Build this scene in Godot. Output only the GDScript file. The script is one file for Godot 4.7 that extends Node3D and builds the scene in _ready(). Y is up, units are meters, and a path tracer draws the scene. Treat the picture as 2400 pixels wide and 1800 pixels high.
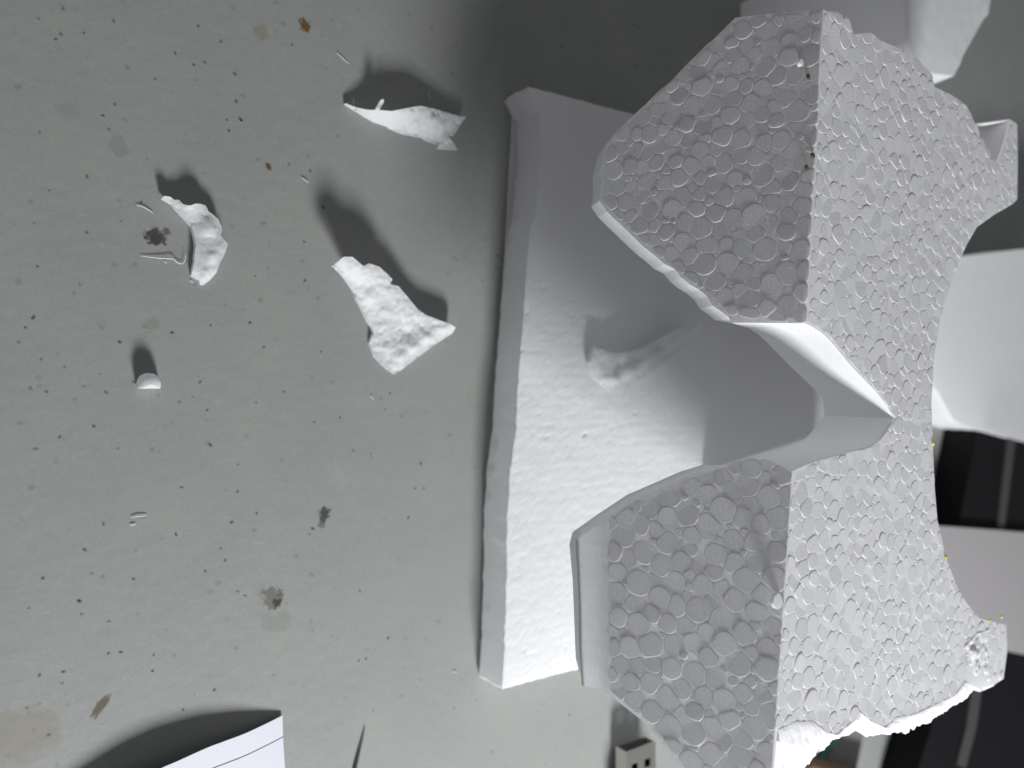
extends Node3D
# Cut pieces of bead foam on a grey laminate table, lit by one desk lamp. Lengths in the tables below are millimetres.
const MM := 0.001
const TABLE_UV := Rect2(-20.0, -200.0, 480.0, 400.0)
const TOP_Y := 88.0      # flat top of the carved piece
const SLAB_Y := 12.0     # top of the slab that it leans on
# frame of the carved piece's sloping front: a point of the ridge, along the ridge, down the front, out of it
const RIDGE := Vector3(137.94, 88.00, -72.53)
const ALONG := Vector3(-0.10844, 0.00000, 0.99410)
const DOWN := Vector3(-0.47411, -0.87895, -0.05172)
const OUTWARD := Vector3(-0.87376, 0.47692, -0.09531)

var rng := RandomNumberGenerator.new()
var M := {}
var taken := {}
var fine := FastNoiseLite.new()
var coarse := FastNoiseLite.new()


func _ready():
	rng.seed = 71
	set_camera()
	set_light()
	make_noise()
	make_materials()
	build_table()
	build_slab()
	build_carved_piece()
	build_far_things()
	build_scraps()
	build_paper()
	build_small_things()


# ---------------------------------------------------------------- camera and light

func set_camera():
	var c := Camera3D.new()
	c.name = "camera"
	var a := CameraAttributesPhysical.new()
	a.frustum_focal_length = 24.93
	a.exposure_aperture = 11.5
	a.frustum_focus_distance = 0.162
	a.frustum_near = 0.01
	a.frustum_far = 6.0
	c.attributes = a
	add_child(c)
	c.fov = 51.4
	c.near = 0.01
	c.far = 6.0
	var t := deg_to_rad(35.0)
	var right := Vector3(cos(t), sin(t), 0)
	var up := Vector3(0, 0, -1)
	c.transform = Transform3D(Basis(right, up, right.cross(up)), Vector3(0, 0.18, 0))
	c.current = true


func set_light():
	var w := WorldEnvironment.new()
	w.name = "environment"
	var e := Environment.new()
	e.background_mode = Environment.BG_COLOR
	e.background_color = Color(0.435, 0.435, 0.445)
	e.background_energy_multiplier = 1.0
	e.tonemap_mode = Environment.TONE_MAPPER_LINEAR
	e.tonemap_exposure = 1.0
	e.sdfgi_enabled = true
	e.ssao_enabled = true
	e.ssil_enabled = true
	w.environment = e
	add_child(w)
	build_lamp(Vector3(0.135, 0.277, 0.54), Vector3(0.12, 0.0, 0.0))


func build_lamp(at: Vector3, aim: Vector3):
	# the desk lamp stands just outside the picture; its light is set in front of its round diffuser
	var lamp := thing("desk_lamp", Vector3(at.x - 0.02, 0, at.z + 0.16), "white desk lamp with a round head, standing on the table beside the paper", "lamp")
	var metal := plain(Color(0.75, 0.75, 0.75), 0.35)
	var glow := plain(Color(0.9, 0.9, 0.88), 0.5)
	glow.emission_enabled = true
	glow.emission = Color(0.985, 0.99, 1.0)
	glow.emission_energy_multiplier = 2.0
	var b := Basis.looking_at(aim - at, Vector3.UP)
	var head := lathe([Vector2(0.0, 34.0), Vector2(18.0, 34.0), Vector2(30.0, 22.0), Vector2(56.0, 6.0), Vector2(58.0, 2.0), Vector2(56.0, 0.0), Vector2(50.0, 4.0), Vector2(0.0, 4.2)], 40)
	var h := part("lamp_head", head, metal, lamp)
	h.transform = Transform3D(b * Basis(Vector3.RIGHT, PI / 2), lamp.position * -1.0 + at)
	var disc := lathe([Vector2(0, 3.6), Vector2(49, 3.4), Vector2(49, 3.0), Vector2(0, 2.6)], 40)
	var g := part("diffuser", disc, glow, lamp)
	g.transform = h.transform
	var base := lathe([Vector2(0, 18), Vector2(40, 17), Vector2(62, 10), Vector2(65, 0), Vector2(0, 0)], 40)
	part("lamp_base", base, metal, lamp)
	var top: Vector3 = (at - lamp.position + b.z * 0.034) * 1000.0
	part("lamp_arm", tube([Vector3(0, 15, 0), Vector3(0, 140, 12), Vector3(top.x * 0.4, top.y * 0.8, 10), top * 1.0], [7.0, 6.0, 6.0, 6.0], 14), metal, lamp)
	var l := AreaLight3D.new()
	l.name = "lamp_light"
	l.area_size = Vector2(0.11, 0.11)
	l.light_energy = 0.565
	l.light_color = Color(0.985, 0.99, 1.0)
	l.area_range = 6.0
	l.shadow_enabled = true
	lamp.add_child(l)
	l.transform = Transform3D(b, at - lamp.position - b.z * 0.003)


# ---------------------------------------------------------------- helpers

func make_noise():
	fine.seed = 5
	fine.noise_type = FastNoiseLite.TYPE_SIMPLEX_SMOOTH
	fine.frequency = 0.9
	coarse.seed = 9
	coarse.noise_type = FastNoiseLite.TYPE_SIMPLEX_SMOOTH
	coarse.frequency = 0.12


func numbered(called: String) -> String:
	taken[called] = taken.get(called, 0) + 1
	return called if taken[called] == 1 else "%s_%03d" % [called, taken[called] - 1]


func tag(o: Node, label: String, category: String, group := ""):
	o.set_meta("label", label)
	o.set_meta("category", category)
	if group:
		o.set_meta("group", group)


func thing(called: String, at: Vector3, label: String, category: String, group := "") -> Node3D:
	var o := Node3D.new()
	o.name = numbered(called)
	add_child(o)
	o.position = at
	tag(o, label, category, group)
	return o


func part(called: String, mesh: Mesh, material: Material, parent: Node, at := Vector3.ZERO) -> MeshInstance3D:
	var o := MeshInstance3D.new()
	o.name = called if parent != self else numbered(called)
	o.mesh = mesh
	o.material_override = material
	o.cast_shadow = GeometryInstance3D.SHADOW_CASTING_SETTING_ON
	parent.add_child(o, true)
	o.position = at
	return o


func plain(linear: Color, roughness: float, specular := 0.5) -> StandardMaterial3D:
	var m := StandardMaterial3D.new()
	m.albedo_color = linear.linear_to_srgb()
	m.roughness = roughness
	m.metallic_specular = specular
	return m


# vertices in millimetres; smooth normals are summed over the faces that share a vertex
func mesh_of(v: PackedVector3Array, i: PackedInt32Array, uv := PackedVector2Array(), flat := false, shift := Vector3.ZERO) -> ArrayMesh:
	var pos := PackedVector3Array()
	var idx := PackedInt32Array()
	var tex := PackedVector2Array()
	if flat:
		for k in i.size():
			pos.append(v[i[k]] * MM - shift)
			idx.append(k)
			if uv.size():
				tex.append(uv[i[k]])
	else:
		pos.resize(v.size())
		for k in v.size():
			pos[k] = v[k] * MM - shift
		idx = i
		tex = uv
	var nor := PackedVector3Array()
	nor.resize(pos.size())
	for k in range(0, idx.size(), 3):
		var a := idx[k]
		var b := idx[k + 1]
		var c := idx[k + 2]
		var n := (pos[c] - pos[a]).cross(pos[b] - pos[a])
		nor[a] += n
		nor[b] += n
		nor[c] += n
	for k in nor.size():
		nor[k] = (nor[k] * 1.0e6).normalized()
	var arr := []
	arr.resize(Mesh.ARRAY_MAX)
	arr[Mesh.ARRAY_VERTEX] = pos
	arr[Mesh.ARRAY_NORMAL] = nor
	arr[Mesh.ARRAY_INDEX] = idx
	if tex.size():
		arr[Mesh.ARRAY_TEX_UV] = tex
	var m := ArrayMesh.new()
	m.add_surface_from_arrays(Mesh.PRIMITIVE_TRIANGLES, arr)
	return m


func lathe(profile: Array, sides: int) -> ArrayMesh:
	var v := PackedVector3Array()
	var i := PackedInt32Array()
	for p in profile:
		for k in sides:
			var a := TAU * k / sides
			v.append(Vector3(p.x * cos(a), p.y, p.x * sin(a)))
	for r in profile.size() - 1:
		for k in sides:
			var a := r * sides + k
			var b := r * sides + (k + 1) % sides
			i.append_array([a, a + sides, b, b, a + sides, b + sides])
	return mesh_of(v, i)


func tube(path: Array, radii: Array, sides: int) -> ArrayMesh:
	var v := PackedVector3Array()
	var i := PackedInt32Array()
	for n in path.size():
		var d: Vector3 = (path[mini(n + 1, path.size() - 1)] - path[maxi(n - 1, 0)]).normalized()
		var s := d.cross(Vector3(0.13, 1, 0.21)).normalized()
		var t := s.cross(d)
		for k in sides:
			var a := TAU * k / sides
			v.append(path[n] + (s * cos(a) + t * sin(a)) * radii[n])
	for n in path.size() - 1:
		for k in sides:
			var a := n * sides + k
			var b := n * sides + (k + 1) % sides
			i.append_array([a, b, a + sides, b, b + sides, a + sides])
	for end in [0, path.size() - 1]:
		var c := v.size()
		v.append(path[end])
		for k in sides:
			var a: int = end * sides + k
			var b: int = end * sides + (k + 1) % sides
			i.append_array([c, b, a] if end == 0 else [c, a, b])
	return mesh_of(v, i)


# a closed prism: an outline of points, all carried along by one vector
func prism(points: PackedVector3Array, along: Vector3, flat2: PackedVector2Array) -> ArrayMesh:
	var n := points.size()
	var v := PackedVector3Array()
	for p in points:
		v.append(p)
	for p in points:
		v.append(p + along)
	var i := PackedInt32Array()
	var tri := Geometry2D.triangulate_polygon(flat2)
	for k in range(0, tri.size(), 3):
		i.append_array([tri[k], tri[k + 1], tri[k + 2], tri[k] + n, tri[k + 2] + n, tri[k + 1] + n])
	# the caps must wind the same way as the sides
	var up := (points[tri[1]] - points[tri[0]]).cross(points[tri[2]] - points[tri[0]])
	var area := 0.0
	for k in n:
		area += flat2[k].cross(flat2[(k + 1) % n])
	var first := flat2[tri[0]]
	var turned := (flat2[tri[1]] - first).cross(flat2[tri[2]] - first) * area > 0
	for k in n:
		var b := (k + 1) % n
		if turned:
			i.append_array([k, k + n, b, b, k + n, b + n])
		else:
			i.append_array([k, b, k + n, b, b + n, k + n])
	# outside faces run clockwise
	if up.dot(along) < 0:
		var r := PackedInt32Array()
		for k in range(0, i.size(), 3):
			r.append_array([i[k], i[k + 2], i[k + 1]])
		i = r
	return mesh_of(v, i, PackedVector2Array(), true)


func csg(mesh: ArrayMesh, operation: int, parent: Node, called: String, material: Material) -> CSGMesh3D:
	var c := CSGMesh3D.new()
	c.name = called
	c.mesh = mesh
	c.operation = operation
	c.material = material
	parent.add_child(c, true)
	return c


func on_front(p: Vector2, out := 0.0) -> Vector3:
	return RIDGE + ALONG * p.x + DOWN * p.y + OUTWARD * out


func packed(a: Array) -> PackedVector2Array:
	return PackedVector2Array(a)


func upright(outline: Array, low: float, high: float) -> ArrayMesh:
	var pts := PackedVector3Array()
	for p in outline:
		pts.append(Vector3(p.x, high, p.y))
	return prism(pts, Vector3(0, low - high, 0), packed(outline))


# ---------------------------------------------------------------- materials

func noise_map(frequency: float, octaves: int, normal: bool, strength: float, cellular := false, size := 512) -> NoiseTexture2D:
	var n := FastNoiseLite.new()
	n.seed = 31
	n.frequency = frequency
	n.fractal_octaves = octaves
	n.noise_type = FastNoiseLite.TYPE_CELLULAR if cellular else FastNoiseLite.TYPE_SIMPLEX_SMOOTH
	var t := NoiseTexture2D.new()
	t.noise = n
	t.width = size
	t.height = size
	t.seamless = true
	t.as_normal_map = normal
	t.bump_strength = strength
	return t


func bumpy(m: StandardMaterial3D, t: Texture2D, per_metre: float, scale: float) -> StandardMaterial3D:
	m.normal_enabled = true
	m.normal_texture = t
	m.normal_scale = scale
	m.uv1_triplanar = true
	m.uv1_scale = Vector3.ONE * per_metre
	return m


func make_materials():
	var grain := noise_map(0.05, 4, true, 5.0)
	M.bead = bumpy(plain(Color(0.83, 0.83, 0.845), 0.42, 0.5), grain, 60.0, 0.25)
	M.bead_pale = bumpy(plain(Color(0.85, 0.85, 0.865), 0.45, 0.5), grain, 60.0, 0.25)
	M.bead_dull = bumpy(plain(Color(0.80, 0.80, 0.815), 0.40, 0.5), grain, 60.0, 0.25)
	M.core = bumpy(plain(Color(0.88, 0.88, 0.89), 0.7, 0.3), grain, 60.0, 0.12)
	M.cut = bumpy(plain(Color(0.87, 0.87, 0.885), 0.75, 0.3), grain, 45.0, 0.3)
	M.slab = bumpy(plain(Color(0.92, 0.925, 0.935), 0.6, 0.4), grain, 40.0, 0.14)
	M.scrap = bumpy(plain(Color(0.74, 0.745, 0.755), 0.5, 0.4), grain, 50.0, 0.4)
	for k in ["bead", "bead_pale", "bead_dull", "core", "cut", "slab", "scrap"]:
		M[k].backlight_enabled = true
		M[k].backlight = Color(0.9, 0.9, 0.9)
	M.bead_clear = bumpy(plain(Color(0.73, 0.73, 0.745), 0.40, 0.5), grain, 60.0, 0.25)
	for k in ["bead", "bead_pale", "bead_dull", "bead_clear"]:
		M[k].clearcoat_enabled = true
		M[k].clearcoat = 0.6
		M[k].clearcoat_roughness = 0.22
	M.bead_clear.backlight_enabled = true
	M.bead_clear.backlight = Color(0.9, 0.9, 0.9)
	M.black = plain(Color(0.006, 0.006, 0.007), 0.7, 0.3)
	M.grey = plain(Color(0.055, 0.055, 0.055), 0.5)
	M.metal = plain(Color(0.62, 0.60, 0.57), 0.32)
	M.metal.metallic = 0.9
	M.card = plain(Color(0.40, 0.385, 0.385), 0.6)
	M.fibre = plain(Color(0.82, 0.82, 0.82), 0.35)
	M.wood = plain(Color(0.20, 0.135, 0.08), 0.7)
	M.green = plain(Color(0.02, 0.12, 0.08), 0.45)
	M.brown = plain(Color(0.13, 0.12, 0.09), 0.8)
	M.dirt = plain(Color(0.10, 0.05, 0.02), 0.8)
	M.yellow = plain(Color(0.70, 0.72, 0.05), 0.6)


# ---------------------------------------------------------------- table

func build_table():
	var w := 2048
	var h := 1707
	var k := w / TABLE_UV.size.x
	var data := PackedByteArray()
	data.resize(w * h * 3)
	var blot := FastNoiseLite.new()
	blot.seed = 3
	blot.noise_type = FastNoiseLite.TYPE_SIMPLEX_SMOOTH
	blot.frequency = 0.035
	blot.fractal_octaves = 3
	# print of the laminate: coarse clouds computed on a small grid, fine grain on every texel
	var cw := 256
	var ch := 214
	var cloud := PackedFloat32Array()
	cloud.resize((cw + 1) * (ch + 1))
	for y in ch + 1:
		for x in cw + 1:
			cloud[y * (cw + 1) + x] = blot.get_noise_2d(x * 2.0, y * 2.0)
	var base := Color(0.285, 0.296, 0.280).linear_to_srgb() * 255.0
	for y in h:
		var row := (y >> 3) * (cw + 1)
		var fy := (y & 7) / 8.0
		for x in w:
			var c := row + (x >> 3)
			var fx := (x & 7) / 8.0
			var t := lerpf(lerpf(cloud[c], cloud[c + 1], fx), lerpf(cloud[c + cw + 1], cloud[c + cw + 2], fx), fy)
			var g := t * 3.0 + (rng.randf() + rng.randf() - 1.0) * 5.0
			var at := (y * w + x) * 3
			data[at] = clampi(int(base.r + g + t * 1.2), 0, 255)
			data[at + 1] = clampi(int(base.g + g), 0, 255)
			data[at + 2] = clampi(int(base.b + g - t * 1.5), 0, 255)
	var img := Image.create_from_data(w, h, false, Image.FORMAT_RGB8, data)
	var dot := func(p: Vector2, radius: float, c: Color, strength: float, ragged := 0.25, stretch := 1.0, turn := 0.0):
		var o := (p - TABLE_UV.position) * k
		var r := radius * k
		var reach := int(ceil(r * 1.6 * stretch)) + 1
		var seed_at := p.x * 3.1 + p.y * 1.7
		for dy in range(-reach, reach + 1):
			for dx in range(-reach, reach + 1):
				var x := int(o.x) + dx
				var y := int(o.y) + dy
				if x < 0 or y < 0 or x >= w or y >= h:
					continue
				var q := (Vector2(x + 0.5, y + 0.5) - o).rotated(-turn)
				q.x /= stretch
				var edge := r * (1.0 + ragged * 0.9 * fine.get_noise_2d(q.x / r * 0.9 + seed_at, q.y / r * 0.9) + ragged * 0.5 * fine.get_noise_2d(q.x / r * 2.4, q.y / r * 2.4 + seed_at))
				var s := clampf((edge - q.length()) / maxf(0.8, r * 0.35) + 0.5, 0.0, 1.0) * strength
				if s > 0.0:
					img.set_pixel(x, y, img.get_pixel(x, y).lerp(c, s))
	# the dark specks of the laminate, those that can be picked out and the many faint ones between
	var specks := [Vector2(17.8, -74.1), Vector2(13.6, -71.1), Vector2(17.4, -69.0), Vector2(16.5, -67.8), Vector2(21.4, -70.3), Vector2(26.8, -74.0), Vector2(43.3, -77.3), Vector2(48.1, -75.1), Vector2(64.1, -78.3), Vector2(38.6, -70.3), Vector2(42.4, -68.7), Vector2(44.6, -69.8), Vector2(34.7, -64.0), Vector2(51.0, -68.7), Vector2(27.0, -57.1), Vector2(24.8, -54.4), Vector2(25.9, -51.8), Vector2(13.8, -49.0), Vector2(51.4, -62.7), Vector2(49.3, -58.2), Vector2(49.8, -55.9), Vector2(52.4, -58.8), Vector2(75.2, -59.2), Vector2(63.3, -50.6), Vector2(44.3, -45.7), Vector2(22.0, -41.6), Vector2(15.4, -37.9), Vector2(32.0, -37.8), Vector2(12.9, -31.2), Vector2(21.9, -30.4), Vector2(28.1, -33.4), Vector2(71.5, -41.7), Vector2(67.0, -33.1), Vector2(33.0, -47.0), Vector2(68.4, -49.9), Vector2(13.4, -22.9), Vector2(20.7, -19.8), Vector2(12.7, -12.9), Vector2(11.4, -10.9), Vector2(10.3, -8.0), Vector2(14.0, -4.8), Vector2(18.0, -3.4), Vector2(24.3, -2.0), Vector2(21.4, 0.5), Vector2(12.2, 0.8), Vector2(14.9, 1.5), Vector2(25.4, 1.7), Vector2(27.9, -8.6), Vector2(38.0, -10.9), Vector2(45.9, -12.8), Vector2(54.4, -13.7), Vector2(55.6, -24.3), Vector2(67.1, -24.1), Vector2(70.3, -20.2), Vector2(57.5, -8.3), Vector2(71.0, -7.6), Vector2(43.7, -0.4), Vector2(39.5, 3.8), Vector2(45.2, 5.7), Vector2(55.8, 4.2), Vector2(62.1, 1.8), Vector2(42.2, 2.8), Vector2(45.8, 13.3), Vector2(17.2, 10.5), Vector2(23.2, 8.5), Vector2(27.6, 13.2), Vector2(13.1, 12.6), Vector2(39.9, 22.1), Vector2(51.7, 23.9), Vector2(51.7, 17.9), Vector2(30.6, -0.4), Vector2(42.6, -21.3), Vector2(75.8, 8.1), Vector2(69.4, 9.0), Vector2(24.9, 28.3), Vector2(38.8, 32.0), Vector2(50.4, 30.6), Vector2(55.9, 29.2), Vector2(21.5, 33.2), Vector2(22.8, 38.1), Vector2(30.5, 40.3), Vector2(48.0, 36.1), Vector2(49.0, 38.8), Vector2(44.8, 40.6), Vector2(14.3, 37.9), Vector2(12.0, 43.4), Vector2(20.6, 43.3), Vector2(21.0, 46.0), Vector2(25.9, 48.3), Vector2(53.3, 47.2), Vector2(51.7, 46.1), Vector2(17.8, 56.9), Vector2(13.8, 56.7), Vector2(17.6, 59.1), Vector2(34.2, 60.1), Vector2(34.4, 56.8), Vector2(25.8, 54.8), Vector2(28.1, 55.0), Vector2(46.7, 66.8), Vector2(42.5, 66.9), Vector2(40.2, 69.7), Vector2(12.7, 67.1), Vector2(15.3, 68.7), Vector2(11.6, 62.6), Vector2(69.0, 33.9), Vector2(68.2, 35.2), Vector2(89.0, 2.4), Vector2(87.6, 6.3), Vector2(83.9, 17.2), Vector2(79.2, 16.1), Vector2(96.0, 26.5), Vector2(98.5, 26.7), Vector2(97.6, 20.3), Vector2(94.1, 33.7), Vector2(80.9, 50.3), Vector2(82.5, 67.1), Vector2(80.6, 67.2), Vector2(84.4, 80.1), Vector2(88.5, 63.1), Vector2(107.5, 85.0), Vector2(97.7, 75.5)]
	for p in specks:
		dot.call(p, rng.randf_range(0.13, 0.27), Color(0.15, 0.155, 0.16), rng.randf_range(0.35, 0.85), 0.5, rng.randf_range(1.0, 1.8), rng.randf() * PI)
	for n in 2000:
		var p := TABLE_UV.position + Vector2(rng.randf(), rng.randf()) * TABLE_UV.size
		dot.call(p, rng.randf_range(0.18, 0.55), Color(0.27, 0.275, 0.285), rng.randf_range(0.05, 0.2), 0.3, rng.randf_range(1.0, 1.5), rng.randf() * PI)
	for n in 160:
		var p := Vector2(rng.randf_range(110, 460), rng.randf_range(-200, 200))
		dot.call(p, rng.randf_range(0.22, 0.34), Color(0.12, 0.12, 0.125), rng.randf_range(0.3, 0.75), 0.3, rng.randf_range(1.0, 1.6), rng.randf() * PI)
	# pale scuffs, short and thin, most of them on the near side
	for n in 420:
		var p := Vector2(rng.randf_range(-20, 120) * rng.randf_range(0.4, 1.0), rng.randf_range(-100, 100))
		dot.call(p, rng.randf_range(0.06, 0.13), Color(0.80, 0.79, 0.77), rng.randf_range(0.04, 0.26), 0.2, rng.randf_range(2.0, 12.0), rng.randf_range(-0.9, 0.5))
	# stains
	var st := [Vector2(67.1, -83.5), Vector2(56.8, -79.5), Vector2(18.6, -54.4), Vector2(27.7, -48.7), Vector2(58.6, -49.3), Vector2(34.8, -30.7), Vector2(24.4, 65.3), Vector2(59.6, 48.8), Vector2(71.8, 31.0), Vector2(9.7, 67.4), Vector2(34.0, -12.3), Vector2(75.1, 21.4), Vector2(112.2, 4.0)]
	var look := [[1.15, Color(0.34, 0.21, 0.07), 0.75, 0.9, 1.3, 1.2], [1.7, Color(0.44, 0.42, 0.32), 0.32, 0.6, 1.0, 0.0], [2.0, Color(0.42, 0.42, 0.38), 0.14, 0.6, 1.0, 0.0], [1.6, Color(0.40, 0.40, 0.36), 0.2, 0.5, 1.3, 1.4],
		[0.6, Color(0.30, 0.18, 0.08), 0.7, 0.4, 1.4, 1.2], [1.5, Color(0.17, 0.15, 0.14), 0.75, 0.8, 1.2, 0.6], [0.9, Color(0.30, 0.27, 0.20), 0.75, 0.4, 2.6, 2.2], [2.2, Color(0.22, 0.21, 0.18), 0.6, 1.0, 1.1, 0.5],
		[1.2, Color(0.18, 0.18, 0.18), 0.75, 0.8, 1.4, 2.0], [5.0, Color(0.50, 0.46, 0.40), 0.35, 0.5, 1.5, 0.2], [1.2, Color(0.48, 0.49, 0.42), 0.4, 0.6, 1.6, 2.3], [2.0, Color(0.78, 0.78, 0.78), 0.10, 1.0, 1.5, 1.2], [0.9, Color(0.56, 0.55, 0.40), 0.3, 0.5, 2.5, 1.5]]
	for n in st.size():
		var s: Array = look[n]
		dot.call(st[n], s[0], s[1], s[2], s[3], s[4], s[5])
	dot.call(st[7] + Vector2(-1.2, -1.0), 2.6, Color(0.55, 0.55, 0.52), 0.4, 0.8, 1.2, 0.3)
	dot.call(st[7] + Vector2(1.0, 1.2), 0.8, Color(0.16, 0.15, 0.13), 0.7, 0.8, 1.4, 0.3)
	dot.call(st[7] + Vector2(0.8, 5.4), 2.4, Color(0.50, 0.50, 0.47), 0.35, 0.8, 1.4, 0.3)
	dot.call(st[8] + Vector2(-0.6, 2.0), 0.8, Color(0.36, 0.36, 0.32), 0.7, 0.6, 1.2, 1.2)
	dot.call(st[5] + Vector2(2.0, -1.5), 0.7, Color(0.25, 0.24, 0.23), 0.6, 0.8, 1.2, 0.6)
	var m := StandardMaterial3D.new()
	m.albedo_texture = ImageTexture.create_from_image(img)
	m.roughness = 0.55
	m.metallic_specular = 0.45
	m.normal_enabled = true
	m.normal_texture = noise_map(0.09, 3, true, 4.0, false, 1024)
	m.normal_scale = 0.03
	var v := PackedVector3Array()
	var uv := PackedVector2Array()
	var x0 := -500.0
	var x1 := 760.0
	var z0 := -620.0
	var z1 := 720.0
	for y in [0.0, -26.0]:
		for c in [Vector2(x0, z0), Vector2(x1, z0), Vector2(x1, z1), Vector2(x0, z1)]:
			v.append(Vector3(c.x, y, c.y))
			uv.append((c - TABLE_UV.position) / TABLE_UV.size)
	var i := PackedInt32Array([0, 1, 2, 0, 2, 3, 4, 6, 5, 4, 7, 6])
	for k2 in 4:
		var b := (k2 + 1) % 4
		i.append_array([k2, k2 + 4, b, b, k2 + 4, b + 4])
	var t := part("table_top", mesh_of(v, i, uv, true), m, self)
	t.set_meta("kind", "structure")
	t.set_meta("label", "speckled grey laminate table top, stained and scuffed")


# ---------------------------------------------------------------- foam slab under the carved piece

func cell_height(p: Vector2, size: float, salt: int) -> float:
	# beads of the foam: distance to the nearest point of a jittered grid, 0 at a bead's middle and 1 at its rim
	var g := (p / size).floor()
	var best := 9.0
	var second := 9.0
	for dy in range(-1, 2):
		for dx in range(-1, 2):
			var c := g + Vector2(dx, dy)
			var h1 := fposmod(sin(c.x * 127.1 + c.y * 311.7 + salt) * 43758.5453, 1.0)
			var h2 := fposmod(sin(c.x * 269.5 + c.y * 183.3 + salt) * 43758.5453, 1.0)
			var q := (c + Vector2(0.15 + 0.7 * h1, 0.15 + 0.7 * h2)) * size
			var dd := p.distance_to(q) / size
			if dd < best:
				second = best
				best = dd
			elif dd < second:
				second = dd
	return clampf(1.0 - (second - best) * 3.2, 0.0, 1.0)


func build_slab():
	var edge := [Vector2(123.1, -76.5), Vector2(126.7, -71.6), Vector2(127.0, -59.5), Vector2(126.3, -54.3), Vector2(124.9, -44.0), Vector2(123.6, -40.9), Vector2(122.5, -32.2), Vector2(121.7, -22.4), Vector2(120.3, -7.6), Vector2(119.2, 5.5), Vector2(119.0, 11.3), Vector2(117.2, 22.2), Vector2(116.2, 34.1), Vector2(116.0, 49.1), Vector2(115.6, 63.3), Vector2(114.7, 76.8)]
	var far := 264.0
	var nu := 300
	var nv := 220
	var v := PackedVector3Array()
	var i := PackedInt32Array()
	var zs := []
	for a in nu + 1:
		zs.append(lerpf(-77.6, 77.8, a / float(nu)))
	var pits := []
	for n in 110:
		pits.append([Vector2(rng.randf_range(114, 200), rng.randf_range(-76, 76)), rng.randf_range(0.3, 0.75), rng.randf_range(0.12, 0.4)])
	for a in nu + 1:
		var z: float = zs[a]
		var x := 0.0
		var s := 0
		while s < edge.size() - 2 and edge[s + 1].y < z:
			s += 1
		x = lerpf(edge[s].x, edge[s + 1].x, clampf((z - edge[s].y) / (edge[s + 1].y - edge[s].y), 0.0, 1.0))
		x += 0.35 * coarse.get_noise_2d(z * 1.4, 3.0) + 0.05 * fine.get_noise_2d(z * 0.5, 3.0)
		for b in nv + 1:
			var px := lerpf(x, far, pow(b / float(nv), 1.25))
			var p := Vector2(px, z)
			var y := SLAB_Y - 0.13 * pow(cell_height(p, 2.8, 11), 3.0) + 0.045 * fine.get_noise_2d(px * 0.4, z * 0.4) + 0.12 * coarse.get_noise_2d(px, z)
			if b == 0 or a == 0 or a == nu:
				y -= 0.12
			v.append(Vector3(px, y, z + 0.3 * fine.get_noise_2d(px * 0.5, 40.0) * (1.0 if a == 0 or a == nu else 0.0)))
	for q in pits:
		var a0: int = int((q[0].y + 77.6) / 155.4 * nu)
		for a in range(maxi(1, a0 - 3), mini(nu, a0 + 4)):
			for b in range(1, nv):
				var k := a * (nv + 1) + b
				var dd: float = Vector2(v[k].x, v[k].z).distance_to(q[0]) / q[1]
				if dd < 1.0:
					v[k].y -= q[2] * (1.0 - dd * dd)
	for a in nu:
		for b in nv:
			var k := a * (nv + 1) + b
			i.append_array([k, k + 1, k + nv + 1, k + 1, k + nv + 2, k + nv + 1])
	var slab := thing("foam_slab", Vector3(0.17, 0, 0), "flat white foam slab lying on the table under the carved foam piece", "foam slab")
	var sh := Vector3(0.17, 0, 0)
	part("upper_face", mesh_of(v, i, PackedVector2Array(), false, sh), M.slab, slab)
	# sides: the long near side is torn here and there, so its foot runs in and out
	var ring := []
	for a in nu + 1:
		ring.append(a * (nv + 1))
	for b in range(1, nv + 1):
		ring.append(nu * (nv + 1) + b)
	for a in range(nu - 1, -1, -1):
		ring.append(a * (nv + 1) + nv)
	for b in range(nv - 1, 0, -1):
		ring.append(b)
	var sv := PackedVector3Array()
	var si := PackedInt32Array()
	var levels := 14
	for n in ring.size():
		var p: Vector3 = v[ring[n]]
		var before: Vector3 = v[ring[(n + ring.size() - 1) % ring.size()]]
		var after: Vector3 = v[ring[(n + 1) % ring.size()]]
		var out := Vector3(before.z - after.z, 0, after.x - before.x).normalized()
		if n == 0:
			out = Vector3(-0.7, 0, -0.7)
		for l in levels + 1:
			var t := l / float(levels)
			var y := lerpf(p.y, 0.0, t)
			var around := n * 0.52
			var push := 0.08 * sin(t * PI) + 0.35 * fine.get_noise_2d(around * 0.16, y * 0.16) * sin(t * PI * 0.9)
			# hollows left by beads that have come away near the foot
			for hole in [[p.z - 23.0, 3.4, 3.0, 2.0, 1.6], [p.z - 16.5, 3.6, 1.6, 3.2, 1.4], [p.z - 30.0, 2.6, 1.4, 1.8, 1.2], [p.z + 45.0, 3.2, 1.4, 2.0, 1.4], [p.z + 38.0, 2.0, 1.0, 1.4, 1.0], [p.z - 59.0, 4.0, 0.7, 1.6, 0.9]]:
				if p.x < 150.0:
					var dd: float = Vector2(hole[0] / hole[3], (y - hole[1]) / hole[2]).length()
					if dd < 1.0:
						push -= hole[4] * (1.0 - dd * dd)
			if t > 0.86:
				push -= (t - 0.86) * 5.0
			sv.append(Vector3(p.x, y, p.z) + out * push * (1.0 if l > 0 else 0.0))
	for n in ring.size():
		var o := (n + 1) % ring.size()
		for l in levels:
			var a := n * (levels + 1) + l
			var b := o * (levels + 1) + l
			si.append_array([a, b, a + 1, b, b + 1, a + 1])
	part("side_face", mesh_of(sv, si, PackedVector2Array(), false, sh), M.cut, slab)
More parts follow.
